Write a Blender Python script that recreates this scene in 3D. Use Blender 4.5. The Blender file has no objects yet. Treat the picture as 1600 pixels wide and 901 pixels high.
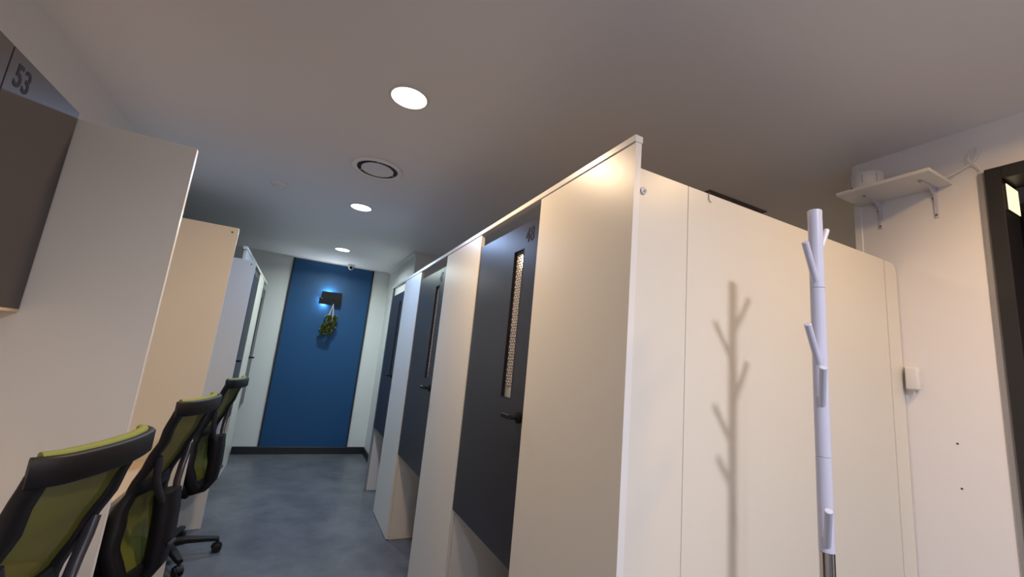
import bpy, bmesh, math, random
from mathutils import Vector, Matrix
random.seed(7)
S = bpy.context.scene
COL = S.collection

# ------------------------------------------------------------ camera
cam_d = bpy.data.cameras.new('camera')
cam_d.sensor_width = 36.0
cam_d.lens = 656.355 / 1600 * 36.0
cam_d.clip_start = 0.02
cam = bpy.data.objects.new('camera', cam_d)
COL.objects.link(cam)
yaw, pitch, roll = 0.447563879, 0.180815895, 0.0967585306
fw = Vector((math.sin(yaw)*math.cos(pitch), math.cos(yaw)*math.cos(pitch), math.sin(pitch)))
rt = Vector((math.cos(yaw), -math.sin(yaw), 0))
up = rt.cross(fw)
r2 = rt*math.cos(roll) + up*math.sin(roll)
u2 = -rt*math.sin(roll) + up*math.cos(roll)
M3 = Matrix((r2, u2, -fw)).transposed()
cam.matrix_world = Matrix.Translation((0, 0, 1.4)) @ M3.to_4x4()
S.camera = cam

# ------------------------------------------------------------ world, exposure
w = bpy.data.worlds.new('world'); S.world = w; w.use_nodes = True
w.node_tree.nodes['Background'].inputs[0].default_value = (0.5, 0.5, 0.55, 1)
w.node_tree.nodes['Background'].inputs[1].default_value = 0.02
S.view_settings.view_transform = 'Standard'
S.view_settings.look = 'None'
S.view_settings.gamma = 1.0
S.view_settings.use_curve_mapping = False
S.view_settings.exposure = 0.0

# lamp table: x, y, colour, watts   (three in view, the rest out of view, two of them added fill)
WARM = (1.0, 0.72, 0.46); COOL = (0.40, 0.60, 1.0); NEUT = (0.84, 1.0, 0.98)
LAMPS = [
    (0.264, 1.860, WARM, 18.0, 'round recessed ceiling light nearest the viewer, glowing warm white'),
    (0.264, 3.630, COOL, 18.0, 'round recessed ceiling light glowing cool blue white, just past the round vent'),
    (0.264, 5.400, NEUT, 21.0, 'round recessed ceiling light farthest away, in front of the blue panel'),
]
LAMPS_BEHIND = [
    (0.864, -0.724, (1.0, 0.95, 1.0), 41.0, 'round recessed ceiling light behind the viewer'),
    (1.780, 0.140, (1.0, 0.62, 0.26), 11.0, 'round recessed ceiling light above the coat stand, outside the picture'),
    (-0.450, -3.200, (0.72, 0.82, 1.0), 60.0, 'added unseen fill light at the back of the room behind the viewer'),  # added cool fill, brightens the ceiling and the first partition
    (4.100, 2.700, (1.0, 0.80, 0.60), 26.0, 'added unseen fill light over the area behind the right booths'),  # added warm fill hidden by the booths, lifts the dark ceiling
]
CEIL = 2.59

# ------------------------------------------------------------ materials
def mat(name, col, rough=0.5, spec=0.5, metal=0.0, noise=None, bump=None, emit=None, trans=0, coat=0):
    m = bpy.data.materials.new(name); m.use_nodes = True
    nt = m.node_tree; b = nt.nodes['Principled BSDF']
    b.inputs['Base Color'].default_value = (*col, 1)
    b.inputs['Roughness'].default_value = rough
    b.inputs['Specular IOR Level'].default_value = spec
    b.inputs['Metallic'].default_value = metal
    b.inputs['Transmission Weight'].default_value = trans
    b.inputs['Coat Weight'].default_value = coat
    if noise:   # (scale, amount, (second colour), stretch)
        sc, lo, col2, stretch = noise
        tc = nt.nodes.new('ShaderNodeTexCoord'); mp = nt.nodes.new('ShaderNodeMapping')
        mp.inputs['Scale'].default_value = stretch
        n = nt.nodes.new('ShaderNodeTexNoise'); n.inputs['Scale'].default_value = sc
        n.inputs['Detail'].default_value = 6; n.inputs['Roughness'].default_value = 0.6
        r = nt.nodes.new('ShaderNodeValToRGB')
        r.color_ramp.elements[0].position = lo; r.color_ramp.elements[1].position = 1-lo
        r.color_ramp.elements[0].color = (*col, 1); r.color_ramp.elements[1].color = (*col2, 1)
        nt.links.new(tc.outputs['Object'], mp.inputs[0]); nt.links.new(mp.outputs[0], n.inputs['Vector'])
        nt.links.new(n.outputs['Fac'], r.inputs[0]); nt.links.new(r.outputs[0], b.inputs['Base Color'])
    if bump:    # (scale, strength)
        tc = nt.nodes.new('ShaderNodeTexCoord')
        n = nt.nodes.new('ShaderNodeTexNoise'); n.inputs['Scale'].default_value = bump[0]
        n.inputs['Detail'].default_value = 4
        bp = nt.nodes.new('ShaderNodeBump'); bp.inputs['Strength'].default_value = bump[1]
        bp.inputs['Distance'].default_value = 0.002
        nt.links.new(tc.outputs['Object'], n.inputs['Vector'])
        nt.links.new(n.outputs['Fac'], bp.inputs['Height']); nt.links.new(bp.outputs[0], b.inputs['Normal'])
    if emit:
        b.inputs['Emission Color'].default_value = (*emit[0], 1)
        b.inputs['Emission Strength'].default_value = emit[1]
    return m

M = {}
M['ceiling'] = mat('ceiling_paint', (0.84, 0.82, 0.83), 0.6, 0.3, bump=(30, 0.05))
M['wall'] = mat('wall_paint', (0.80, 0.77, 0.76), 0.7, 0.3, bump=(60, 0.08))
M['endwall'] = mat('end_wall_paint', (0.70, 0.70, 0.68), 0.7, 0.3, bump=(60, 0.08))
M['blue'] = mat('blue_paint', (0.006, 0.060, 0.165), 0.45, 0.4, bump=(80, 0.1))
M['laminate'] = mat('ivory_laminate', (0.74, 0.705, 0.63), 0.34, 0.5, noise=(3, 0.2, (0.76, 0.725, 0.65), (1, 1, 1)), bump=(300, 0.04))
M['edge'] = mat('white_edge_band', (0.80, 0.78, 0.76), 0.3, 0.5)
M['desk'] = mat('desk_laminate', (0.66, 0.50, 0.33), 0.4, 0.45, noise=(4, 0.3, (0.70, 0.55, 0.37), (1, 14, 1)))
M['door'] = mat('charcoal_laminate', (0.024, 0.021, 0.026), 0.34, 0.65, bump=(400, 0.03))
M['cab'] = mat('charcoal_cabinet_laminate', (0.048, 0.042, 0.046), 0.38, 0.5, bump=(400, 0.03))
M['number'] = mat('number_vinyl', (0.010, 0.011, 0.028), 0.6, 0.2)
M['black'] = mat('black_plastic', (0.007, 0.006, 0.008), 0.5, 0.32, bump=(500, 0.1))
M['handle'] = mat('matt_black_handle', (0.006, 0.006, 0.007), 0.6, 0.3)
M['grey_plastic'] = mat('grey_plastic', (0.034, 0.030, 0.041), 0.28, 0.5)
M['fabric_black'] = mat('black_fabric', (0.012, 0.011, 0.013), 0.9, 0.2, bump=(700, 0.5))
M['trim_dark'] = mat('dark_trim', (0.018, 0.014, 0.018), 0.5, 0.4)
M['base'] = mat('black_baseboard', (0.010, 0.010, 0.014), 0.45, 0.5)
M['white_wood'] = mat('white_lacquer', (0.56, 0.57, 0.70), 0.35, 0.5)
M['steel'] = mat('brushed_steel', (0.42, 0.38, 0.36), 0.18, 0.5, metal=1.0)
M['white_pl'] = mat('white_plastic', (0.74, 0.72, 0.69), 0.35, 0.5)
M['vent_white'] = mat('vent_plastic', (0.86, 0.85, 0.86), 0.25, 0.5)
M['bracket'] = mat('bracket_paint', (0.62, 0.59, 0.66), 0.35, 0.5)
M['grille'] = mat('brown_grille_paint', (0.16, 0.12, 0.105), 0.6, 0.3)
M['dark_metal'] = mat('dark_frame_paint', (0.016, 0.0145, 0.015), 0.45, 0.5)
M['grey_trim'] = mat('grey_door_trim', (0.28, 0.27, 0.27), 0.5, 0.4)
M['lens'] = mat('black_lens', (0.006, 0.006, 0.010), 0.08, 0.6)
M['screw'] = mat('screw_steel', (0.25, 0.22, 0.20), 0.35, 0.5, metal=0.8)
M['hole'] = mat('bare_plug', (0.10, 0.08, 0.07), 0.9, 0.1)
M['rope'] = mat('cotton_rope', (0.62, 0.50, 0.46), 0.9, 0.1)
M['lobby'] = mat('lobby_brown', (0.22, 0.15, 0.10), 0.6, 0.3, noise=(6, 0.3, (0.26, 0.18, 0.12), (1, 12, 1)))
M['lobby_blue'] = mat('lobby_blue_paint', (0.05, 0.12, 0.42), 0.5, 0.4)
M['clear'] = mat('clear_plastic', (0.78, 0.76, 0.72), 0.3, 0.4)
M['foliage'] = mat('leaf_green', (0.006, 0.018, 0.007), 0.4, 0.4, noise=(75, 0.46, (0.17, 0.20, 0.03), (1, 1, 1)))
M['lampshade'] = mat('black_lamp_metal', (0.009, 0.009, 0.012), 0.6, 0.3)
M['copper'] = mat('dull_copper', (0.35, 0.10, 0.05), 0.4, 0.5, metal=0.6)

def floor_mat():
    m = bpy.data.materials.new('grey_vinyl_floor'); m.use_nodes = True
    nt = m.node_tree; b = nt.nodes['Principled BSDF']
    tc = nt.nodes.new('ShaderNodeTexCoord')
    n1 = nt.nodes.new('ShaderNodeTexNoise'); n1.inputs['Scale'].default_value = 3.2; n1.inputs['Detail'].default_value = 9; n1.inputs['Roughness'].default_value = 0.68
    n2 = nt.nodes.new('ShaderNodeTexNoise'); n2.inputs['Scale'].default_value = 26; n2.inputs['Detail'].default_value = 6; n2.inputs['Roughness'].default_value = 0.75
    mp = nt.nodes.new('ShaderNodeMapping'); mp.inputs['Scale'].default_value = (0.6, 1.7, 1)
    r1 = nt.nodes.new('ShaderNodeValToRGB')
    r1.color_ramp.elements[0].position = 0.32; r1.color_ramp.elements[0].color = (0.070, 0.074, 0.088, 1)
    r1.color_ramp.elements[1].position = 0.70; r1.color_ramp.elements[1].color = (0.150, 0.156, 0.172, 1)
    r2_ = nt.nodes.new('ShaderNodeValToRGB')
    r2_.color_ramp.elements[0].position = 0.66; r2_.color_ramp.elements[0].color = (0, 0, 0, 1)
    r2_.color_ramp.elements[1].position = 0.76; r2_.color_ramp.elements[1].color = (1, 1, 1, 1)
    mx = nt.nodes.new('ShaderNodeMixRGB'); mx.inputs[2].default_value = (0.24, 0.24, 0.26, 1)
    mul = nt.nodes.new('ShaderNodeMath'); mul.operation = 'MULTIPLY'; mul.inputs[1].default_value = 0.45
    L = nt.links.new
    L(tc.outputs['Object'], n1.inputs['Vector']); L(tc.outputs['Object'], mp.inputs[0]); L(mp.outputs[0], n2.inputs['Vector'])
    L(n1.outputs['Fac'], r1.inputs[0]); L(n2.outputs['Fac'], r2_.inputs[0])
    L(r1.outputs[0], mx.inputs[1]); L(r2_.outputs[0], mul.inputs[0]); L(mul.outputs[0], mx.inputs[0])
    L(mx.outputs[0], b.inputs['Base Color'])
    b.inputs['Roughness'].default_value = 0.36
    bp = nt.nodes.new('ShaderNodeBump'); bp.inputs['Strength'].default_value = 0.12; bp.inputs['Distance'].default_value = 0.002
    L(n2.outputs['Fac'], bp.inputs['Height']); L(bp.outputs[0], b.inputs['Normal'])
    return m
M['floor'] = floor_mat()

def mesh_fabric(name, c1, c2, alpha_gap):
    """open-weave chair mesh: real holes through alpha"""
    m = bpy.data.materials.new(name); m.use_nodes = True
    nt = m.node_tree; b = nt.nodes['Principled BSDF']
    tc = nt.nodes.new('ShaderNodeTexCoord')
    wv = nt.nodes.new('ShaderNodeTexWave'); wv.inputs['Scale'].default_value = 160; wv.bands_direction = 'Z'
    wv2 = nt.nodes.new('ShaderNodeTexWave'); wv2.inputs['Scale'].default_value = 160; wv2.bands_direction = 'Y'
    mx = nt.nodes.new('ShaderNodeMath'); mx.operation = 'MULTIPLY'
    r = nt.nodes.new('ShaderNodeMixRGB'); r.inputs[1].default_value = (*c1, 1); r.inputs[2].default_value = (*c2, 1)
    L = nt.links.new
    L(tc.outputs['Object'], wv.inputs['Vector']); L(tc.outputs['Object'], wv2.inputs['Vector'])
    L(wv.outputs['Fac'], mx.inputs[0]); L(wv2.outputs['Fac'], mx.inputs[1])
    L(mx.outputs[0], r.inputs[0]); L(r.outputs[0], b.inputs['Base Color'])
    b.inputs['Roughness'].default_value = 0.8
    b.inputs['Specular IOR Level'].default_value = 0.15
    b.inputs['Transmission Weight'].default_value = 0.0
    b.inputs['Alpha'].default_value = alpha_gap
    return m
M['mesh_green'] = mesh_fabric('green_mesh_fabric', (0.105, 0.115, 0.018), (0.17, 0.185, 0.035), 0.93)
M['cushion_green'] = mat('green_cushion_fabric', (0.27, 0.31, 0.09), 0.85, 0.15, bump=(600, 0.4))

def glass_mat():
    m = bpy.data.materials.new('patterned_glass'); m.use_nodes = True
    nt = m.node_tree; b = nt.nodes['Principled BSDF']
    b.inputs['Base Color'].default_value = (0.62, 0.60, 0.60, 1)
    b.inputs['Roughness'].default_value = 0.10
    b.inputs['Transmission Weight'].default_value = 0.5
    b.inputs['Coat Weight'].default_value = 0.6
    return m
M['pattern_glass'] = glass_mat()
M['glass'] = mat('clear_glass', (0.9, 0.9, 0.9), 0.02, 0.5, trans=1.0)

# ------------------------------------------------------------ mesh helpers
def box(bm, x0, x1, y0, y1, z0, z1, bev=0.0, seg=1):
    b2 = bmesh.new()
    vs = [b2.verts.new(p) for p in ((x0,y0,z0),(x1,y0,z0),(x1,y1,z0),(x0,y1,z0),(x0,y0,z1),(x1,y0,z1),(x1,y1,z1),(x0,y1,z1))]
    for f in ((3,2,1,0),(4,5,6,7),(0,1,5,4),(1,2,6,5),(2,3,7,6),(3,0,4,7)):
        b2.faces.new([vs[i] for i in f])
    if bev > 0:
        bmesh.ops.bevel(b2, geom=list(b2.edges), offset=bev, segments=seg, affect='EDGES', profile=0.5)
    me = bpy.data.meshes.new('tmp'); b2.to_mesh(me); b2.free(); bm.from_mesh(me); bpy.data.meshes.remove(me)

def xform(bm, start, mtx):
    bm.verts.ensure_lookup_table()
    for v in bm.verts[start:]:
        v.co = mtx @ v.co

def frames(pts):
    """parallel frames along a polyline"""
    out = []; n = len(pts); prev = None
    for i in range(n):
        t = (pts[min(i+1, n-1)] - pts[max(i-1, 0)]).normalized()
        if prev is None:
            a = Vector((0, 0, 1)) if abs(t.z) < 0.9 else Vector((1, 0, 0))
            u = t.cross(a).normalized()
        else:
            u = (prev - t*prev.dot(t)).normalized()
        prev = u
        out.append((t, u, t.cross(u)))
    return out

def tube(bm, pts, rad, seg=12, cap=True, closed=False):
    pts = [Vector(p) for p in pts]
    rads = rad if isinstance(rad, (list, tuple)) else [rad]*len(pts)
    fr = frames(pts); rings = []
    for p, r, (t, u, v) in zip(pts, rads, fr):
        rings.append([bm.verts.new(p + (u*math.cos(a) + v*math.sin(a))*r) for a in [2*math.pi*k/seg for k in range(seg)]])
    for a, b in zip(rings[:-1], rings[1:]):
        for k in range(seg):
            f = bm.faces.new((a[k], a[(k+1) % seg], b[(k+1) % seg], b[k])); f.smooth = True
    if cap:
        bm.faces.new(rings[0][::-1]); bm.faces.new(rings[-1])

def ribbon(bm, pts, wid, thick, wdir, closed=False):
    """rounded rectangular bar: wid along wdir(i), thick across; pts polyline"""
    pts = [Vector(p) for p in pts]; n = len(pts); rings = []
    for i, p in enumerate(pts):
        if closed: t = (pts[(i+1) % n] - pts[i-1]).normalized()
        else: t = (pts[min(i+1, n-1)] - pts[max(i-1, 0)]).normalized()
        wv = Vector(wdir(i) if callable(wdir) else wdir); wv = (wv - t*wv.dot(t)).normalized()
        nv = t.cross(wv)
        W = (wid(i) if callable(wid) else wid)/2; T = (thick(i) if callable(thick) else thick)/2
        c = min(W, T)*0.45
        prof = ((-W, -T+c), (-W+c, -T), (W-c, -T), (W, -T+c), (W, T-c), (W-c, T), (-W+c, T), (-W, T-c))
        rings.append([bm.verts.new(p + wv*a + nv*b) for a, b in prof])
    m = n if closed else n-1
    for i in range(m):
        a, b = rings[i], rings[(i+1) % n]
        for k in range(8):
            f = bm.faces.new((a[k], a[(k+1) % 8], b[(k+1) % 8], b[k]))
            f.smooth = True
    if not closed:
        bm.faces.new(rings[0][::-1]); bm.faces.new(rings[-1])

def lathe(bm, prof, centre, seg=32, axis='z', cap=True):
    """prof = [(radius, height)...]"""
    c = Vector(centre); rings = []
    for r, h in prof:
        ring = []
        for k in range(seg):
            a = 2*math.pi*k/seg
            if axis == 'z': q = Vector((r*math.cos(a), r*math.sin(a), h))
            elif axis == 'y': q = Vector((r*math.cos(a), h, r*math.sin(a)))
            else: q = Vector((h, r*math.cos(a), r*math.sin(a)))
            ring.append(bm.verts.new(c+q))
        rings.append(ring)
    for a, b in zip(rings[:-1], rings[1:]):
        for k in range(seg):
            f = bm.faces.new((a[k], a[(k+1) % seg], b[(k+1) % seg], b[k])); f.smooth = True
    if cap:
        bm.faces.new(rings[0][::-1]); bm.faces.new(rings[-1])

def prism(bm, poly, a0, a1, axis):
    """extrude a 2-D polygon between a0 and a1 along an axis"""
    def P(p, a):
        return {'x': (a, p[0], p[1]), 'y': (p[0], a, p[1]), 'z': (p[0], p[1], a)}[axis]
    lo = [bm.verts.new(P(p, a0)) for p in poly]; hi = [bm.verts.new(P(p, a1)) for p in poly]
    n = len(poly)
    bm.faces.new(lo[::-1]); bm.faces.new(hi)
    for i in range(n):
        bm.faces.new((lo[i], lo[(i+1) % n], hi[(i+1) % n], hi[i]))

def smooth(o, ang=35):
    for p in o.data.polygons: p.use_smooth = True
    try: o.data.set_sharp_from_angle(angle=math.radians(ang))
    except Exception: pass

def obj(name, bm, m, parent=None, sm=None):
    bmesh.ops.recalc_face_normals(bm, faces=list(bm.faces))
    me = bpy.data.meshes.new(name)
    origin = Vector((0, 0, 0))
    if parent is None and len(bm.verts):
        xs = [v.co for v in bm.verts]
        origin = Vector(((min(v.x for v in xs)+max(v.x for v in xs))/2, (min(v.y for v in xs)+max(v.y for v in xs))/2, min(v.z for v in xs)))
        for v in bm.verts: v.co -= origin
    bm.to_mesh(me); bm.free()
    me.materials.append(m)
    o = bpy.data.objects.new(name, me); COL.objects.link(o)
    if parent is not None:
        o.parent = parent
    else:
        o.location = origin
    if sm: smooth(o, sm)
    elif any(p.use_smooth for p in me.polygons): me.set_sharp_from_angle(angle=math.radians(42))
    return o

def part(name, bm, m, root, sm=None):
    """world-space bmesh -> child of an un-rotated root (or sub-part)"""
    off = Vector((0, 0, 0)); q = root
    while q is not None: off += q.location; q = q.parent
    for v in bm.verts: v.co -= off
    return obj(name, bm, m, root, sm)

def thing(name, label, cat, loc=(0, 0, 0), rotz=0, group=None):
    o = bpy.data.objects.new(name, None); COL.objects.link(o)
    o.empty_display_size = 0.05
    o.location = loc; o.rotation_euler = (0, 0, rotz)
    o['label'] = label; o['category'] = cat
    if group: o['group'] = group
    return o
def tag(o, label, cat, group=None):
    o['label'] = label; o['category'] = cat
    if group: o['group'] = group
    return o
def struct(o): o['kind'] = 'structure'; return o
def bx(*a, **k):
    b = bmesh.new(); box(b, *a, **k); return b

def text_mesh(body, size, name, m, parent, loc, basis, weight=0.0, xs=1.0):
    """flat lettering, 1 mm proud; basis = (right, up, normal)"""
    cu = bpy.data.curves.new('t', 'FONT'); cu.body = body; cu.size = size; cu.offset = weight
    cu.extrude = 0.0006; cu.space_character = 1.02
    to = bpy.data.objects.new('t', cu); COL.objects.link(to)
    dg = bpy.context.evaluated_depsgraph_get(); dg.update()
    me = bpy.data.meshes.new_from_object(to.evaluated_get(dg))
    bpy.data.objects.remove(to); bpy.data.curves.remove(cu)
    r, u, n = [Vector(b) for b in basis]
    for v in me.vertices:
        v.co = Vector(loc) + r*v.co.x*xs + u*v.co.y + n*v.co.z
    off = Vector((0, 0, 0)); q = parent
    while q is not None: off += q.location; q = q.parent
    for v in me.vertices: v.co -= off
    me.name = name
    me.materials.clear(); me.materials.append(m)
    o = bpy.data.objects.new(name, me); COL.objects.link(o); o.parent = parent
    return o

# ============================================================ SETTING
YE = 6.412          # end wall
XW = 2.42           # right wall face
XB = -1.114         # left wall face
struct(obj('floor', bx(-3.4, 5.3, -5.0, YE+0.1, -0.1, 0.0), M['floor']))
struct(obj('ceiling', bx(-3.4, 5.3, -5.0, YE+0.1, CEIL, CEIL+0.12), M['ceiling']))
struct(obj('wall_left', bx(XB-0.12, XB, -4.9, 3.995, 0.0, CEIL), M['wall']))
struct(obj('wall_far_left', bx(-3.4, -3.28, 3.995, YE, 0.0, CEIL), M['wall']))
struct(obj('wall_left_return', bx(-3.28, XB-0.12, 3.875, 3.995, 0.0, CEIL), M['wall']))
struct(obj('wall_back', bx(XB-0.12, 5.3, -5.0, -4.9, 0.0, CEIL), M['wall']))
# end wall: plain left and right of the blue panel
struct(obj('wall_end', bx(-3.28, 1.03, YE, YE+0.1, 0.0, CEIL), M['endwall']))
# block of wall behind the far end of the right booths
b = bmesh.new(); box(b, 1.03, 5.2, 4.80, YE, 0.0, CEIL)
struct(obj('wall_right_far', b, M['endwall']))
struct(obj('wall_far_right', bx(5.2, 5.3, -4.9, 4.80, 0.0, CEIL), M['wall']))
# right wall with the entrance opening
DY0, DY1, DZ = -0.42, 0.572, 2.335
b = bmesh.new()
box(b, XW, XW+0.12, DY1, 1.05, 0, CEIL)
box(b, XW, XW+0.12, DY0, DY1, DZ, CEIL)
box(b, XW, XW+0.12, -4.9, DY0, 0, CEIL)
struct(obj('wall_right', b, M['wall']))
struct(obj('trim_1', bx(XW-0.006, XW+0.126, 1.05, 1.083, 0, CEIL, bev=0.003), M['edge']))
# mouldings along the ceiling
b = bmesh.new()
prism(b, [(YE, CEIL-0.014), (YE-0.024, CEIL-0.014), (YE-0.024, CEIL), (YE, CEIL)], -3.28, 1.03, 'x')
struct(obj('trim_2', b, M['endwall']))
b = bmesh.new()
prism(b, [(1.03, CEIL-0.045), (1.018, CEIL-0.045), (1.014, CEIL-0.02), (0.990, CEIL-0.010), (0.990, CEIL), (1.03, CEIL)], 4.80, YE-0.025, 'y')
struct(obj('trim_3', b, M['endwall']))
# blue panel with its dark edges
struct(obj('trim_4', bx(-0.258, 0.777, YE-0.012, YE, 0.09, CEIL-0.0145), M['blue']))
struct(obj('trim_5', bx(-0.276, -0.258, YE-0.022, YE, 0.09, CEIL-0.0145), M['trim_dark']))
struct(obj('trim_6', bx(0.777, 0.795, YE-0.022, YE, 0.09, CEIL-0.0145), M['trim_dark']))
struct(obj('baseboard_end', bx(-0.55, 1.012, YE-0.026, YE, 0, 0.09, bev=0.003), M['base']))
struct(obj('baseboard_right', bx(1.012, 1.03, 4.85, YE-0.001, 0, 0.09, bev=0.003), M['base']))

# entrance door on the right
b = bmesh.new()
fx0, fx1 = XW-0.022, XW+0.135
box(b, fx0, fx1, DY1-0.005, DY1+0.041, 0, 2.378, bev=0.002)
box(b, fx0, fx1, DY0-0.041, DY0+0.005, 0, 2.378, bev=0.002)
box(b, fx0, fx1, DY0+0.005, DY1-0.005, DZ-0.01, 2.378, bev=0.002)
fr = struct(obj('door_1', b, M['dark_metal']))
struct(obj('trim_7', bx(XW-0.010, XW, DY1+0.041, DY1+0.062, 0, 2.372), M['grey_trim']))
# the lobby seen through it
struct(obj('wall_lobby', bx(3.55, 3.63, -1.5, 1.045, 0, CEIL), M['lobby']))
struct(obj('wall_lobby_side', bx(XW+0.13, 3.55, 0.98, 1.045, 0, CEIL), M['lobby']))
struct(obj('wall_lobby_near', bx(XW+0.13, 3.55, -1.5, -1.42, 0, CEIL), M['lobby']))
struct(obj('trim_8', bx(3.53, 3.549, 0.30, 0.815, 1.95, 2.42), M['lobby_blue']))
struct(obj('trim_9', bx(2.90, 2.98, 0.635, 0.76, 0.0, 2.335), M['trim_dark']))

# ============================================================ CEILING FITTINGS
def downlight(x, y, col, watts, label):
    t = thing('ceiling_light', label, 'ceiling light', (x, y, CEIL), group='round recessed ceiling lights')
    b = bmesh.new()
    lathe(b, [(0.080, 0.0), (0.094, 0.0), (0.095, -0.003), (0.090, -0.007), (0.082, -0.008), (0.080, -0.004)], (0, 0, 0), 40, cap=False)
    obj('rim', b, M['white_pl'], t)
    b = bmesh.new()
    lathe(b, [(0.080, -0.001), (0.0795, -0.005), (0.060, -0.0062), (0.002, -0.007)], (0, 0, 0), 40)
    em = mat('lit_diffuser', (0.9, 0.9, 0.9), 0.5, 0.2, emit=(tuple(0.35+0.65*c for c in col), 9.0))
    obj('diffuser', b, em, t)
    l = bpy.data.lights.new('bulb', 'AREA'); l.shape = 'DISK'; l.size = 0.155; l.energy = watts; l.color = col
    l.spread = math.radians(165)
    lo = bpy.data.objects.new('bulb', l); COL.objects.link(lo); lo.parent = t; lo.location = (0, 0, -0.0085)
    return t
for a in LAMPS + LAMPS_BEHIND: downlight(*a)

t = thing('ceiling_vent', 'round white ceiling air vent between the warm and the blue white lights', 'vent', (0.262, 2.765, CEIL))
b = bmesh.new()
lathe(b, [(0.128, 0.0), (0.160, 0.0), (0.162, -0.008), (0.156, -0.015), (0.146, -0.017), (0.134, -0.013), (0.128, -0.006)], (0, 0, 0), 56, cap=False)
obj('flange', b, M['vent_white'], t)
b = bmesh.new(); lathe(b, [(0.096, -0.001), (0.1285, -0.001), (0.1285, -0.0075), (0.126, -0.0015)], (0, 0, 0), 48, cap=False)
obj('air_gap', b, M['trim_dark'], t)
b = bmesh.new()
lathe(b, [(0.098, -0.002), (0.103, -0.008), (0.102, -0.012), (0.094, -0.012), (0.060, -0.007), (0.002, -0.005)], (0, 0, 0), 56)
d = obj('disc', b, M['vent_white'], t)
for k in range(3):
    a = 2*math.pi*k/3 + 0.4; b = bmesh.new()
    box(b, 0.100, 0.130, -0.003, 0.003, -0.004, -0.002); xform(b, 0, Matrix.Rotation(a, 4, 'Z'))
    obj('spoke', b, M['vent_white'], t)

t = thing('smoke_detector', 'small white round smoke detector on the ceiling left of the round vent', 'smoke detector', (-0.345, 3.535, CEIL))
b = bmesh.new(); lathe(b, [(0.056, 0.0), (0.057, -0.008), (0.054, -0.016), (0.046, -0.019), (0.034, -0.020)], (0, 0, 0), 32)
obj('housing', b, M['vent_white'], t)
b = bmesh.new(); lathe(b, [(0.034, -0.0205), (0.030, -0.034), (0.022, -0.038), (0.003, -0.039)], (0, 0, 0), 24)
obj('sensor_cap', b, M['clear'], t)

t = thing('security_camera', 'small white dome security camera on the ceiling above the blue panel', 'camera', (0.455, 6.29, CEIL))
b = bmesh.new(); lathe(b, [(0.048, 0), (0.050, -0.012), (0.047, -0.026), (0.040, -0.030)], (0, 0, 0), 28)
obj('housing', b, M['white_pl'], t)
b = bmesh.new(); bmesh.ops.create_uvsphere(b, u_segments=20, v_segments=12, radius=0.036, matrix=Matrix.Translation((0, -0.004, -0.040)))
bd = obj('eyeball', b, M['white_pl'], t, 60)
b = bmesh.new(); lathe(b, [(0.022, -0.040), (0.022, -0.034), (0.012, -0.030)], (0, 0, 0), 20, axis='y')
b.verts.ensure_lookup_table()
for v in b.verts: v.co = Matrix.Rotation(math.radians(18), 3, 'X') @ v.co; v.co += Vector((0, -0.004, -0.040))
obj('lens', b, M['lens'], bd)

t = thing('ceiling_grille', 'long dark slatted air grille in the ceiling beyond the end of the right booths', 'grille', (2.39, 1.84, CEIL))
b = bmesh.new()
box(b, -0.28, 0.28, -0.145, -0.130, -0.006, 0); box(b, -0.28, 0.28, 0.130, 0.145, -0.006, 0)
box(b, -0.28, -0.265, -0.130, 0.130, -0.006, 0); box(b, 0.265, 0.28, -0.130, 0.130, -0.006, 0)
obj('frame', b, M['grille'], t)
for k in range(9):
    b = bmesh.new(); y = -0.115+k*0.0287; n0 = 0
    box(b, -0.264, 0.264, -0.011, 0.011, -0.001, 0.001); xform(b, 0, Matrix.Translation((0, y, -0.0075)) @ Matrix.Rotation(math.radians(32), 4, 'X'))
    obj('slat', b, M['grille'], t)

# ============================================================ RIGHT BOOTHS
XF = 0.823; FT = 0.022; TOPF = 2.118; RT = 2.142; PH = 2.037
def handle(root, x, y, z, s, sx):
    """lever handle: s=+1 lever runs to +y; sx = -1 door faces -x"""
    b = bmesh.new()
    lathe(b, [(0.024, 0), (0.024, sx*0.008), (0.020, sx*0.010)], (x, y, z), 20, axis='x')
    tube(b, [(x+sx*0.008, y, z), (x+sx*0.050, y, z)], 0.010, 12)
    ribbon(b, [(x+sx*0.046, y-s*0.010, z), (x+sx*0.046, y+s*0.03, z), (x+sx*0.046, y+s*0.060, z)], 0.018, 0.012, (0, 0, 1))
    return part('handle', b, M['handle'], root)

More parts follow.
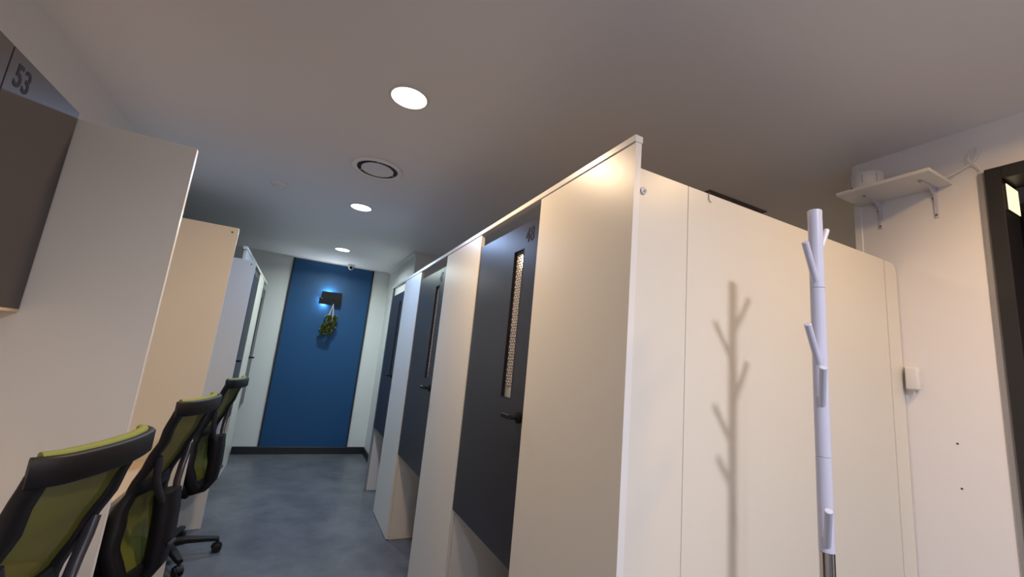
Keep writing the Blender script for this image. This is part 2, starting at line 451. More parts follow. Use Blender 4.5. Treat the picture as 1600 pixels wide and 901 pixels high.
def door_leaf(root, y0, y1, z0, z1, xf, sx, wy0, wy1, wz0, wz1, hy, hs, num=None):
    """charcoal door with a slot window; xf = front plane, body goes away from the aisle"""
    xa, xb = (xf, xf+0.036) if sx < 0 else (xf-0.036, xf)
    b = bmesh.new()
    # the slab as a frame of four pieces round the slot, joined (one board with a hole)
    ys = (y0, wy0, wy1, y1); zs = (z0, wz0, wz1, z1)
    def fc(pts): b.faces.new([b.verts.new(p) for p in pts])
    for i in range(3):
        for j in range(3):
            if i == 1 and j == 1: continue
            for xx in (xa, xb):
                fc([(xx, ys[i], zs[j]), (xx, ys[i+1], zs[j]), (xx, ys[i+1], zs[j+1]), (xx, ys[i], zs[j+1])])
    for (ya, yb, za, zb) in ((y0, y0, z0, z1), (y1, y1, z0, z1)):
        for j in range(3): fc([(xa, ya, zs[j]), (xb, ya, zs[j]), (xb, ya, zs[j+1]), (xa, ya, zs[j+1])])
    for zz in (z0, z1):
        for i in range(3): fc([(xa, ys[i], zz), (xb, ys[i], zz), (xb, ys[i+1], zz), (xa, ys[i+1], zz)])
    for yy in (wy0, wy1): fc([(xa, yy, wz0), (xb, yy, wz0), (xb, yy, wz1), (xa, yy, wz1)])
    for zz in (wz0, wz1): fc([(xa, wy0, zz), (xb, wy0, zz), (xb, wy1, zz), (xa, wy1, zz)])
    bmesh.ops.remove_doubles(b, verts=list(b.verts), dist=1e-5)
    d = part('door', b, M['door'], root)
    xm = (xa+xb)/2
    # pressed glass: a thin pane with staggered pyramid studs on the aisle side
    b = bmesh.new(); box(b, xm-0.002, xm+0.002, wy0+0.001, wy1-0.001, wz0+0.001, wz1-0.001)
    hw, hh = 0.0105, 0.0125; xs_ = xm+sx*0.0021; row = 0; z = wz0+0.055
    while z < wz1-hh-0.003:
        y = wy0+hw+0.003+(hw if row % 2 else 0)
        while y < wy1-hw-0.002:
            q = [b.verts.new(p) for p in ((xs_, y-hw, z), (xs_, y, z+hh), (xs_, y+hw, z), (xs_, y, z-hh))]
            ap = b.verts.new((xs_+sx*0.006, y, z))
            for k in range(4): b.faces.new((q[k], q[(k+1) % 4], ap))
            y += 2*hw
        z += hh; row += 1
    part('pane', b, M['pattern_glass'], d)
    b = bmesh.new(); e = 0.004
    xr0, xr1 = (xa-0.0008, xa+0.010) if sx < 0 else (xb-0.010, xb+0.0008)
    box(b, xr0, xr1, wy0, wy1, wz0, wz0+e); box(b, xr0, xr1, wy0, wy1, wz1-e, wz1)
    box(b, xr0, xr1, wy0, wy0+e, wz0+e, wz1-e); box(b, xr0, xr1, wy1-e, wy1, wz0+e, wz1-e)
    part('glazing_bead', b, M['trim_dark'], d)
    handle(d, xa if sx < 0 else xb, hy, 1.200, hs, sx)
    if num:
        text_mesh(num[0], num[1], 'number', M['number'], d, num[2], ((0, -1, 0), (0, 0, 1), (-1, 0, 0)) if sx < 0 else ((0, 1, 0), (0, 0, 1), (1, 0, 0)), num[3], num[4])
    return d

# booth nearest the camera (48)
r1 = thing('study_booth', 'study booth with charcoal door 48, nearest the coat stand, showing its long cream end side', 'booth', (XF, 1.5, 0), group='study booths of the right row')
part('corner_panel', bx(XF, XF+FT, 0.931, 1.507, 0, TOPF-0.002, bev=0.0008), M['laminate'], r1)
part('edge_band', bx(XF-0.0006, XF+FT+0.0006, 0.929, 0.931, 0, TOPF-0.002), M['edge'], r1)
door_leaf(r1, 1.512, 2.172, 0.655, 2.043, XF+0.004, -1, 1.632, 1.732, 1.260, 1.925, 1.545, 1, ('48', 0.094, (XF+0.0035, 1.627, 1.948), 0.0014, 0.80))
XP1 = 2.409
part('end_panel', bx(XF+FT+0.001, 1.0545, 0.931, 0.949, 0, PH, bev=0.0008), M['laminate'], r1)
part('end_panel', bx(1.0565, 2.308, 0.931, 0.949, 0, PH, bev=0.0008), M['laminate'], r1)
# filler with a rounded top corner against the wall
b = bmesh.new(); R_ = 0.045
poly = [(2.3105, 0), (2.3105, PH-0.002)] + [(2.414-R_+R_*math.sin(a), PH-0.004-R_+R_*math.cos(a)) for a in [math.pi/2*k/6 for k in range(7)]] + [(2.414, 0)]
prism(b, poly, 0.928, 0.946, 'y'); part('filler_strip', b, M['laminate'], r1)
part('back_panel', bx(2.30, 2.318, 0.95, 2.15, 0, PH), M['laminate'], r1)
part('desk_top', bx(1.15, 2.298, 0.951, 2.175, 0.71, 0.735), M['desk'], r1)  # unseen desk, added and made deep to darken the booth below the door
b = bmesh.new()
lathe(b, [(0.012, 0), (0.012, -0.004), (0.009, -0.006)], (0.860, 0.9305, 1.965), 16, axis='y')
tube(b, [(0.860, 0.926, 1.965), (0.860, 0.921, 1.961), (0.860, 0.919, 1.965)], 0.003, 8)
tag(obj('adhesive_hook', b, M['clear']), 'clear round adhesive hook near the top corner of the booth end side', 'hook')
b = bmesh.new()
tube(b, [(1.150, 0.952, PH+0.0015), (1.150, 0.940, PH+0.002), (1.150, 0.9285, PH+0.001), (1.150, 0.9285, PH-0.020), (1.153, 0.9275, PH-0.028), (1.160, 0.927, PH-0.030)], 0.0012, 8)
tag(obj('wire_hook', b, M['screw']), 'tiny wire hook hung over the top edge of the booth end side', 'hook')

r2b = thing('study_booth', 'second study booth of the right row, behind booth 48, charcoal door with a faint number', 'booth', (XF, 2.85, 0), group='study booths of the right row')
part('front_panel', bx(XF, XF+FT, 2.177, 2.806, 0, TOPF-0.002, bev=0.0008), M['laminate'], r2b)
door_leaf(r2b, 2.811, 3.513, 0.632, 2.043, XF+0.004, -1, 2.925, 3.020, 1.255, 1.925, 2.855, 1, ('47', 0.098, (XF+0.0035, 2.945, 1.944), 0.0014, 0.80))
part('partition', bx(XF+FT+0.001, 2.299, 2.177, 2.195, 0.001, PH), M['laminate'], r2b)
part('back_panel', bx(2.30, 2.318, 2.177, 3.49, 0, PH), M['laminate'], r2b)
part('desk_top', bx(1.15, 2.298, 2.197, 3.516, 0.71, 0.735), M['desk'], r2b)  # hidden desk added to keep light from above off the lower booth

r3 = thing('study_booth', 'farthest study booth of the right row, its charcoal door nearest the end wall', 'booth', (XF, 4.2, 0), group='study booths of the right row')
part('front_panel', bx(XF, XF+FT, 3.518, 4.137, 0.004, TOPF-0.002, bev=0.0008), M['laminate'], r3)
door_leaf(r3, 4.142, 4.752, 0.632, 2.025, XF+0.004, -1, 4.245, 4.330, 1.200, 1.935, 4.185, 1)
part('partition', bx(XF+FT+0.001, 2.299, 3.518, 3.536, 0.001, PH), M['laminate'], r3)
part('partition', bx(XF+FT+0.001, 2.299, 4.757, 4.775, 0.001, PH), M['laminate'], r3)
part('end_post', bx(XF, XF+FT, 4.757, 4.778, 0, TOPF-0.002), M['grey_trim'], r3)
part('back_panel', bx(2.30, 2.318, 3.51, 4.775, 0, PH), M['laminate'], r3)
part('desk_top', bx(1.15, 2.298, 3.538, 4.755, 0.71, 0.735), M['desk'], r3)  # hidden desk added here too, shading the booth inside
part('foot_strip', bx(XF-0.001, XF+0.003, 3.530, 4.130, 0.0, 0.004), M['trim_dark'], r3)
tag(obj('top_rail', bx(XF-0.004, XF+FT+0.006, 0.929, 4.780, TOPF, RT, bev=0.0015), M['edge']), 'long white rail running along the top of the right booth row', 'rail')

# ============================================================ LEFT BOOTHS
XL = -0.522
l1 = thing('study_booth', 'left row study booth half hidden behind the third desk partition', 'booth', (XL, 4.7, 0), group='study booths of the left row')
part('front_panel', bx(XL-FT, XL, 4.02, 4.66, 0, 2.128, bev=0.0008), M['laminate'], l1)
door_leaf(l1, 4.665, 5.325, 0.62, 2.055, XL-0.004, 1, 4.78, 4.87, 1.23, 1.94, 4.70, 1)
part('partition', bx(-1.9, XL-FT-0.001, 4.02, 4.038, 0, 2.05), M['laminate'], l1)
l2 = thing('study_booth', 'left row study booth touching the end wall, grey door behind a narrow cream post', 'booth', (XL, 5.8, 0), group='study booths of the left row')
part('front_panel', bx(XL-FT, XL, 5.33, 5.90, 0, 2.128, bev=0.0008), M['laminate'], l2)
door_leaf(l2, 5.905, 6.385, 0.62, 2.055, XL-0.004, 1, 6.01, 6.09, 1.23, 1.94, 5.945, 1)
part('partition', bx(-1.9, XL-FT-0.001, 5.33, 5.348, 0, 2.05), M['laminate'], l2)
tag(obj('top_rail', bx(XL-FT-0.006, XL+0.004, 4.00, 6.36, 2.130, 2.155, bev=0.0015), M['edge']), 'white rail along the top of the left booths by the end wall', 'rail')

# ============================================================ LEFT DESK BAYS
PX = -0.437; PZ = 2.043
for (y, lab) in ((1.750, 'tall cream desk partition nearest the viewer, carrying the cabinet numbered 53'),
                 (2.893, 'warmly lit cream desk partition, second of the three on the left'),
                 (3.995, 'greyish cream desk partition, third and farthest on the left')):
    t = thing('desk_partition', lab, 'partition', (-0.78, y, 0), group='tall desk partitions on the left')
    b = bmesh.new()
    if y < 2: box(b, XB+0.002, PX-0.002, y, y+0.018, 0, PZ, bev=0.0008)
    else: box(b, XB+0.002, PX-0.002, y, y+0.018, 0, PZ, bev=0.0008)
    part('board', b, M['laminate'], t)
    b = bmesh.new()
    prism(b, [(PX-0.0019, 0), (PX-0.0019, PZ), (PX-0.001, PZ-0.0005), (PX, PZ-0.003), (PX, 0)], y-0.0003, y+0.0183, 'y')
    part('edge_band', b, M['edge'], t)
    if y > 2:
        b = bmesh.new(); lathe(b, [(0.006, 0), (0.006, -0.0015), (0.003, -0.002)], (PX-0.03, y, PZ-0.03), 12, axis='y')
        part('cam_cap', b, M['screw'], t)
DZT = 0.735
for i, (y0, y1, lab) in enumerate(((0.62, 1.748, 'maple coloured desk top under the numbered cabinet, nearest bay'),
                       (1.770, 2.891, 'maple coloured desk top between the first and second partitions'),
                       (2.913, 3.993, 'maple coloured desk top between the second and third partitions'))):
    t = thing('wall_desk', lab, 'desk', (-0.8, (y0+y1)/2, 0), group='wall desks between the partitions')
    xb = XB+0.001
    part('desk_top', bx(xb, -0.55, y0, y1, DZT-0.025, DZT, bev=0.0015), M['desk'], t)
    part('modesty_panel', bx(-0.98, -0.962, y0+0.001, y1-0.001, 0.0, DZT-0.026), M['laminate'], t)

# overhead cabinet with the number 53
CX = -0.752
t = thing('wall_cabinet', 'charcoal overhead cabinet with the number 53 on its door, above the nearest desk', 'cabinet', (-0.93, 1.2, 1.425))
part('body', bx(XB+0.001, CX-0.020, 0.62, 1.747, 1.432, 2.052), M['laminate'], t)
part('bottom_board', bx(XB+0.001, CX-0.002, 0.62, 1.747, 1.416, 1.430), M['desk'], t)
d = part('door', bx(CX-0.018, CX, 1.405, 1.745, 1.425, 2.060, bev=0.001), M['cab'], t)
text_mesh('53', 0.084, 'number', M['number'], d, (CX+0.0003, 1.430, 1.974), ((0, 1, 0), (0, 0, 1), (1, 0, 0)), 0.0016, 0.80)
part('door', bx(CX-0.018, CX, 1.013, 1.401, 1.425, 2.060, bev=0.001), M['cab'], t)
part('door', bx(CX-0.018, CX, 0.624, 1.009, 1.425, 2.060, bev=0.001), M['cab'], t)

# ============================================================ OFFICE CHAIRS
# local frame: chair faces -x; origin on the floor under the gas lift; y is the width
RZ = 1.135
def backx(z):       # side profile of the back (x of the frame's centre line)
    pts = [(0.44, 0.165), (0.50, 0.145), (0.60, 0.118), (0.72, 0.105), (0.80, 0.122), (0.90, 0.162), (1.00, 0.203), (1.14, 0.262)]
    for (z0, x0), (z1, x1) in zip(pts[:-1], pts[1:]):
        if z <= z1: f = (z-z0)/(z1-z0); f = max(0, f); f = f*f*(3-2*f)*0.5+f*0.5; return x0+(x1-x0)*f
    return pts[-1][1]
def backw(z):       # half width of the hour-glass frame
    pts = [(0.44, 0.125), (0.50, 0.165), (0.60, 0.180), (0.70, 0.158), (0.775, 0.138), (0.85, 0.143), (0.95, 0.152), (1.05, 0.163), (1.14, 0.174)]
    for (z0, x0), (z1, x1) in zip(pts[:-1], pts[1:]):
        if z <= z1: f = max(0, (z-z0)/(z1-z0)); f = f*f*(3-2*f)*0.6+f*0.4; return x0+(x1-x0)*f
    return pts[-1][1]
def curve_in(y, z):  # the back wraps round the sitter
    return -0.85*y*y
def make_chair(label, loc, rz, base_rot):
    t = thing('office_chair', label, 'chair', loc, rz, 'green and black mesh office chairs at the desks')
    # side uprights
    b = bmesh.new()
    for s in (-1, 1):
        zs = [0.46+0.640*k/26 for k in range(27)]
        pts = [(backx(z)+curve_in(backw(z), z)-0.012*max(0, (z-0.98)/0.1), s*backw(z), z) for z in zs]
        ribbon(b, pts, lambda i: 0.050 if i > 12 else 0.060, lambda i: 0.026 if i > 13 else 0.026+0.026*min(1, (13-i)/4), (0, 1, 0))
    # lower bar and waist bar
    for zc, hh in ((0.470, 0.05), (0.790, 0.050)):
        W_ = backw(zc)
        ribbon(b, [(backx(zc)+curve_in(y, zc), y, zc) for y in [W_*(-1+2*k/10) for k in range(11)]], hh, 0.022, (0, 0, 1))
    # broad top rail, its ends curling towards the sitter
    W_ = 0.196
    ypts = [W_*(-1+2*k/22) for k in range(23)]
    ribbon(b, [(backx(RZ)+curve_in(y, RZ) - 0.034*max(0, (abs(y)-0.145)/0.060)**2, y, RZ-0.027) for y in ypts], 0.058, 0.020, (0, 0, 1))
    f = obj('back_frame', b, M['black'], t, 50)
    # green pad wrapped over the front of the rail
    b = bmesh.new()
    ribbon(b, [(backx(RZ)+curve_in(y, RZ) - 0.034*max(0, (abs(y)-0.145)/0.060)**2 - 0.020, y, RZ-0.020) for y in [0.176*(-1+2*k/22) for k in range(23)]], 0.056, 0.022, (0, 0, 1))
    obj('head_pad', b, M['cushion_green'], t, 60)
    # green mesh: upper and lumbar panels
    for nm, z0, z1 in (('back_mesh', 0.80, 1.095), ('lumbar_mesh', 0.485, 0.775)):
        b = bmesh.new(); nz, ny = 12, 8; g = []
        for i in range(nz+1):
            z = z0+(z1-z0)*i/nz; row = []
            for j in range(ny+1):
                y = backw(z)*(-1+2*j/ny)*0.97
                row.append(b.verts.new((backx(z)+curve_in(y, z)-0.004-(0.022*math.sin(math.pi*i/nz)*(1-(y/backw(z))**2) if nm == 'lumbar_mesh' else 0), y, z)))
            g.append(row)
        for i in range(nz):
            for j in range(ny): b.faces.new((g[i][j], g[i][j+1], g[i+1][j+1], g[i+1][j]))
        o = obj(nm, b, M['mesh_green'], t, 180)
    # rear spine: grey curved fork from the frame into a black post
    b = bmesh.new()
    for s in (-1, 1):
        pts = [(backx(0.92)-0.004, s*backw(0.92)*0.96, 0.92), (backx(0.88)+0.010, s*0.130, 0.88), (backx(0.84)+0.026, s*0.116, 0.83), (0.168, s*0.086, 0.775), (0.182, s*0.050, 0.72), (0.188, s*0.042, 0.66)]
        ribbon(b, pts, 0.026, 0.016, (1, 0, 0))
    obj('back_fork', b, M['grey_plastic'], t, 50)
    b = bmesh.new()
    ribbon(b, [(0.172, 0, 0.755), (0.182, 0, 0.68), (0.186, 0, 0.58), (0.182, 0, 0.48), (0.16, 0, 0.425), (0.10, 0, 0.405), (0.0, 0, 0.402)], lambda i: 0.125 if i < 3 else 0.09, lambda i: 0.062 if i < 4 else 0.036, (0, 1, 0))
    obj('spine', b, M['black'], t, 50)
    # lumbar slider knob
    b = bmesh.new(); box(b, 0.217, 0.230, -0.03, 0.03, 0.545, 0.562, bev=0.003); obj('adjuster', b, M['grey_plastic'], t)
    # seat: thick rounded cushion on a shell
    def slab(z0, z1, sx_, sy_, xo, rnd, dome):
        b = bmesh.new(); rings = []
        for (k, z) in ((0.93, z0), (1.0, z0+rnd), (1.0, z1-rnd), (0.93, z1-rnd*0.2), (0.6, z1+dome*0.7), (0.0, z1+dome)):
            ring = []
            for q in range(36):
                a = 2*math.pi*q/36; c, s_ = math.cos(a), math.sin(a); p = 0.45
                ring.append(b.verts.new((xo+sx_*k*math.copysign(abs(c)**p, c), sy_*k*math.copysign(abs(s_)**p, s_), z)))
            rings.append(ring)
        for A, B in zip(rings[:-1], rings[1:]):
            for q in range(36): b.faces.new((A[q], A[(q+1) % 36], B[(q+1) % 36], B[q]))
        b.faces.new(rings[0][::-1])
        bmesh.ops.remove_doubles(b, verts=list(b.verts), dist=1e-5)
        return b
    obj('seat', slab(0.438, 0.502, 0.225, 0.242, -0.105, 0.018, 0.006), M['fabric_black'], t, 60)
    obj('seat_shell', slab(0.418, 0.437, 0.200, 0.215, -0.105, 0.006, 0.0), M['black'], t, 60)
    # armrests, kept low beside the seat
    b = bmesh.new(); box(b, -0.10, 0.09, -0.07, 0.07, 0.375, 0.4165, bev=0.006); obj('tilt_mechanism', b, M['black'], t)
    b = bmesh.new(); tube(b, [(0.0, -0.07, 0.392), (0.0, -0.17, 0.392), (0.0, -0.215, 0.398)], [0.006, 0.006, 0.009], 10); obj('tilt_lever', b, M['black'], t)
    b = bmesh.new(); lathe(b, [(0.032, 0.09), (0.030, 0.24), (0.026, 0.245)], (0, 0, 0), 20); lathe(b, [(0.014, 0.24), (0.014, 0.38)], (0, 0, 0), 16)
    obj('gas_lift', b, M['black'], t)
    b = bmesh.new(); lathe(b, [(0.045, 0.068), (0.050, 0.085), (0.046, 0.115), (0.034, 0.120)], (0, 0, 0), 24); obj('hub', b, M['black'], t)
    for k in range(5):
        a = base_rot + 2*math.pi*k/5 - rz
        d_ = Vector((math.cos(a), math.sin(a), 0)); n_ = Vector((-d_.y, d_.x, 0))
        b = bmesh.new()
        ribbon(b, [d_*0.035+Vector((0, 0, 0.092)), d_*0.12+Vector((0, 0, 0.098)), d_*0.22+Vector((0, 0, 0.089)), d_*0.292+Vector((0, 0, 0.080))], lambda i: (0.056, 0.050, 0.042, 0.034)[i], lambda i: (0.044, 0.036, 0.028, 0.024)[i], tuple(n_))
        lg = obj('leg', b, M['black'], t, 40)
        b = bmesh.new(); c0 = d_*0.288
        tube(b, [c0+Vector((0, 0, 0.075)), c0+Vector((0, 0, 0.044))], 0.008, 10)
        for s in (-1, 1):
            p0 = c0+n_*(s*0.007)+Vector((0, 0, 0.0275)); p1 = c0+n_*(s*0.026)+Vector((0, 0, 0.0275))
            tube(b, [p0, p0+(p1-p0)*0.15, p0+(p1-p0)*0.85, p1], [0.024, 0.0275, 0.0275, 0.022], 20)
        # hood over the two wheels
        pts = [c0+d_*(0.031*math.cos(q))+Vector((0, 0, 0.0275+0.031*math.sin(q))) for q in [math.pi*k2/8*0.9+0.15 for k2 in range(9)]]
        ribbon(b, pts, 0.030, 0.004, tuple(n_))
        obj('caster', b, M['black'], lg, 40)
    return t
make_chair('green and black mesh office chair nearest the viewer, cut off by the lower left corner', (-0.590, 1.405, 0), math.radians(-11), 0.3)
make_chair('green and black mesh office chair in the middle, between the first and second partitions', (-0.562, 2.325, 0), math.radians(-9), 0.55)
make_chair('green and black mesh office chair farthest away, its wheels showing on the floor', (-0.562, 3.525, 0), math.radians(-8), math.radians(10))

# ============================================================ COAT STAND
px, py = 1.20, 0.629
t = thing('coat_stand', 'white tree shaped coat stand with stub branches and a steel lower pole', 'coat stand', (px, py, 0))
def seg(z0, z1, r=0.0168):
    b = bmesh.new(); lathe(b, [(r-0.0012, z0), (r, z0+0.0012), (r, z1-0.0012), (r-0.0012, z1)], (0, 0, 0), 28); return obj('pole_section', b, M['white_wood'], t)
seg(1.679, 1.897); seg(1.252, 1.6785); seg(1.0365, 1.2515)
def branch(zb, azi, ln=0.120, tilt=35, r=0.0082):
    a = math.radians(azi); d_ = Vector((math.cos(a), math.sin(a), 0))
    p0 = d_*0.006+Vector((0, 0, zb)); tip = p0 + (d_*math.sin(math.radians(tilt))+Vector((0, 0, math.cos(math.radians(tilt)))))*ln
    b = bmesh.new(); u_ = (tip-p0).normalized()
    tube(b, [p0, tip-u_*0.0012, tip], [r*1.0, r, r*0.84], 18)
    o = obj('branch', b, M['white_wood'], t, 40); return o
branch(1.762, 8); branch(1.690, 190); branch(1.570, 22); branch(1.475, 190); branch(1.370, 212); branch(1.046, 212)
b = bmesh.new(); lathe(b, [(0.0160, 0.02), (0.0160, 1.036)], (0, 0, 0), 28); obj('steel_pole', b, M['steel'], t)
b = bmesh.new(); lathe(b, [(0.150, 0.0), (0.152, 0.006), (0.146, 0.014), (0.06, 0.020), (0.022, 0.024), (0.020, 0.04)], (0, 0, 0), 40); obj('base', b, M['white_wood'], t)

# ============================================================ SHELF, DEVICE, CABLE
sy0, sy1, sx0, sz0, sz1 = 0.714, 1.056, 2.200, 2.357, 2.372
t = thing('wall_shelf', 'small white shelf on two metal brackets, high on the right wall', 'shelf', (XW, 0.885, sz0))
part('board', bx(sx0, XW-0.001, sy0, sy1, sz0, sz1, bev=0.001), M['white_pl'], t)
for yb in (0.975, 0.772):
    b = bmesh.new()
    ribbon(b, [(XW-0.003, yb, sz0-0.002), (XW-0.003, yb, sz0-0.07), (XW-0.003, yb, sz0-0.135)], lambda i: (0.020, 0.017, 0.013)[i], 0.004, (0, 1, 0))
    ribbon(b, [(XW-0.003, yb, sz0-0.003), (XW-0.07, yb, sz0-0.003), (XW-0.150, yb, sz0-0.003)], lambda i: (0.020, 0.017, 0.012)[i], 0.004, (0, 1, 0))
    prism(b, [(XW-0.005, sz0-0.005), (XW-0.058, sz0-0.005), (XW-0.012, sz0-0.030), (XW-0.005, sz0-0.090)], yb-0.004, yb+0.004, 'y')
    br = part('bracket', b, M['bracket'], t)
    b = bmesh.new()
    for zz in (sz0-0.045, sz0-0.124): lathe(b, [(0.0045, XW-0.005), (0.0045, XW-0.0075), (0.002, XW-0.0085)], (0, yb+(0.006 if zz > sz0-0.1 else 0), zz), 12, axis='x')
    lathe(b, [(0.004, sz0-0.005), (0.004, sz0-0.0075), (0.002, sz0-0.008)], (XW-0.142, yb, 0), 12)
    part('screw', b, M['screw'], br)['kind'] = 'stuff'

dv = thing('round_device', 'white drum shaped device with upright slits standing on the small wall shelf', 'device', (2.325, 0.985, sz1))
b = bmesh.new(); lathe(b, [(0.064, 0.0), (0.070, 0.006), (0.070, 0.088), (0.064, 0.100), (0.048, 0.104)], (0, 0, 0.0005), 40); bd = obj('casing', b, M['white_pl'], dv)
b = bmesh.new()
for k in range(8):
    n0 = len(b.verts); box(b, 0.0690, 0.0706, -0.0009, 0.0009, 0.040, 0.084); xform(b, n0, Matrix.Rotation(math.radians(45*k+12), 4, 'Z'))
obj('slit', b, M['screw'], bd)['kind'] = 'stuff'
b = bmesh.new(); lathe(b, [(0.011, 0.062), (0.011, 0.0712)], (0, 0, 0.022), 16, axis='x')
xform(b, 0, Matrix.Rotation(math.radians(150), 4, 'Z')); obj('socket', b, M['lens'], bd)

def bez(pts, n=10):
    out = []
    P = [Vector(p) for p in pts]; P = [P[0]*2-P[1]] + P + [P[-1]*2-P[-2]]
    for i in range(1, len(P)-2):
        for k in range(n):
            s = k/n; a, b_, c, d_ = P[i-1], P[i], P[i+1], P[i+2]
            out.append(0.5*((2*b_)+(c-a)*s+(2*a-5*b_+4*c-d_)*s*s+(3*b_-a-3*c+d_)*s**3))
    out.append(P[-2]); return out
b = bmesh.new()
tube(b, bez([(2.345, 0.915, sz1+0.012), (2.36, 0.83, sz1+0.004), (2.375, 0.74, sz1+0.006), (2.395, 0.69, 2.400), (2.405, 0.65, 2.425), (2.408, 0.632, 2.450), (2.408, 0.626, 2.478), (2.408, 0.635, 2.488), (2.406, 0.650, 2.475), (2.402, 0.655, 2.448), (2.404, 0.645, 2.425), (2.408, 0.632, 2.405), (2.410, 0.624, 2.383)], 8), 0.0028, 8)
tag(obj('white_cable', b, M['white_pl'], None, 60), 'thin white cable looping from the small shelf to the dark door frame', 'cable')

# dispenser at the wall end of the booth side
t = thing('wall_holder', 'small white plastic holder stuck where the booth end side meets the right wall', 'holder', (XW, 0.896, 1.44))
part('back_plate', bx(XW-0.0065, XW-0.0005, 0.872, 0.924, 1.487, 1.562, bev=0.002), M['white_pl'], t)
b = bmesh.new(); box(b, XW-0.036, XW-0.0068, 0.868, 0.914, 1.462, 1.560, bev=0.008, seg=3); part('cup', b, M['white_pl'], t, 40)
b = bmesh.new(); tube(b, [(XW-0.020, 0.890, 1.463), (XW-0.020, 0.890, 1.440)], 0.0025, 8); part('pin', b, M['white_pl'], t)
for i, (yy, zz) in enumerate(((0.774, 1.263), (0.773, 1.093))):
    b = bmesh.new(); lathe(b, [(0.004, XW-0.0002), (0.004, XW-0.0008), (0.001, XW-0.0016)], (0, yy, zz), 10, axis='x')
    tag(obj('wall_plug', b, M['hole']), ('upper' if i == 0 else 'lower') + ' of two tiny dark screw plugs left in the right wall', 'screw plug')

# ============================================================ WALL LAMP AND HANGING PLANT
yw = YE-0.0125
t = thing('wall_lamp', 'black layered wall lamp glowing above and below, on the blue panel', 'wall lamp', (0.27, yw, 2.0))
part('back_box', bx(0.165, 0.375, yw-0.055, yw, 2.01, 2.125, bev=0.002), M['lampshade'], t)
b = bmesh.new(); box(b, -0.13, 0.13, -0.005, 0.005, -0.052, 0.052, bev=0.001)
xform(b, 0, Matrix.Translation((0.275, yw-0.083, 2.112)) @ Matrix.Rotation(math.radians(-2), 4, 'Y') @ Matrix.Rotation(math.radians(9), 4, 'X'))
part('upper_plate', b, M['lampshade'], t)
b = bmesh.new(); box(b, -0.143, 0.143, -0.005, 0.005, -0.045, 0.045, bev=0.001)
xform(b, 0, Matrix.Translation((0.268, yw-0.078, 2.028)) @ Matrix.Rotation(math.radians(1), 4, 'Y') @ Matrix.Rotation(math.radians(12), 4, 'X'))
part('lower_plate', b, M['lampshade'], t)
part('side_plate', bx(0.400, 0.405, yw-0.085, yw, 1.99, 2.14), M['lampshade'], t)
part('copper_clip', bx(0.142, 0.168, yw-0.100, yw-0.092, 2.060, 2.066), M['copper'], t)
led = mat('led_strip', (0.9, 0.95, 1.0), 0.5, 0.2, emit=((0.85, 0.94, 1.0), 220.0))
part('led_strip', bx(0.185, 0.285, yw-0.045, yw-0.020, 2.1255, 2.128), led, t)
part('led_strip', bx(0.170, 0.215, yw-0.045, yw-0.020, 2.006, 2.0085), led, t)
part('led_strip', bx(0.161, 0.1645, yw-0.042, yw-0.018, 2.03, 2.05), led, t)

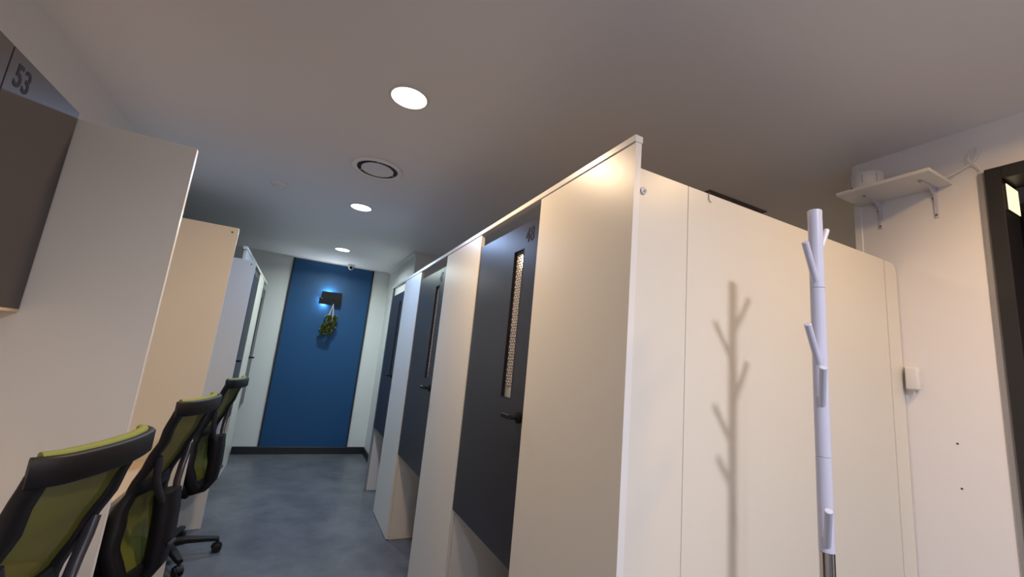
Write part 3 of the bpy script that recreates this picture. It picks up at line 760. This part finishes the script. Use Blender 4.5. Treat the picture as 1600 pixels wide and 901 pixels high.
hx, hy = 0.305, yw-0.105
t = thing('hanging_plant', 'small leafy green plant hanging on cords below the wall lamp', 'plant', (hx, hy, 1.60))
b = bmesh.new()
lathe(b, [(0.026, 1.69), (0.036, 1.70), (0.043, 1.76), (0.040, 1.77), (0.036, 1.76)], (hx, hy, 0), 24); part('pot', b, M['trim_dark'], t)
for k in range(4):
    a = math.pi/2*k+0.5; b = bmesh.new()
    tube(b, [(hx+0.008, hy+0.006, 2.004), (hx+0.052*math.cos(a), hy+0.052*math.sin(a), 1.768)], 0.0026, 6); part('cord', b, M['rope'], t)
b = bmesh.new()
rnd = random.Random(3)
centres = []
for i in range(78):      # small tufts make the outline ragged
    a = rnd.uniform(0, 6.283); zz = rnd.uniform(-0.15, 0.10); rr = rnd.uniform(0.45, 1.0)*(0.085 if zz < 0.03 else 0.070)
    centres.append((Vector((hx+rr*math.cos(a)*1.1+zz*0.15, hy+rr*math.sin(a)*0.85, 1.735+zz)), rnd.uniform(0.016, 0.034)))
for c0, rad in centres:
    for i in range(17):
        q = Vector((rnd.gauss(0, 1), rnd.gauss(0, 1), rnd.gauss(0, 1))); q = q.normalized()*rad*rnd.uniform(0.4, 1)
        c = c0+q
        if c.y > yw-0.012: c.y = yw-0.012
        R3 = Matrix.Rotation(rnd.uniform(0, 6.28), 3, 'Z') @ Matrix.Rotation(rnd.uniform(-1.2, 1.2), 3, 'X')
        L_ = rnd.uniform(0.018, 0.032); W_ = L_*0.32
        pp = [Vector((0, -L_/2, 0)), Vector((W_, -L_*0.1, 0.003)), Vector((W_*0.7, L_*0.25, 0.002)), Vector((0, L_/2, -0.005)), Vector((-W_*0.7, L_*0.25, 0.002)), Vector((-W_, -L_*0.1, 0.003))]
        vs = [b.verts.new(c+R3@p) for p in pp]
        b.faces.new((vs[0], vs[1], vs[2], vs[3])); b.faces.new((vs[0], vs[3], vs[4], vs[5]))
fo = part('foliage', b, M['foliage'], t); fo['kind'] = 'stuff'
# stems
b = bmesh.new()
for k in range(14):
    a = rnd.uniform(0, 6.28); r = rnd.uniform(0.04, 0.08)
    tube(b, [(hx, hy, 1.79), (hx+r*0.6*math.cos(a), hy+r*0.6*math.sin(a), 1.82), (hx+r*math.cos(a), hy+r*math.sin(a), 1.74), (hx+r*math.cos(a), hy+r*math.sin(a), 1.62)], 0.0012, 5)
part('stems', b, M['foliage'], t)

# glowing panel put on the entrance reveal to give its warm bright patch
t = thing('reveal_glow', 'added warm glowing patch at the top of the dark doorway at the right edge', 'lamp', (2.49, 0.566, 2.197))
part('glow_panel', bx(2.424, 2.548, 0.5615, 0.5635, 2.200, 2.308, bev=0.0005), mat('warm_glow_panel', (0.9, 0.8, 0.6), 0.5, 0.2, emit=((1.0, 0.78, 0.46), 1.3)), t)
part('housing', bx(2.421, 2.551, 0.5637, 0.5668, 2.197, 2.311), M['dark_metal'], t)  # dark backing for the added glowing panel
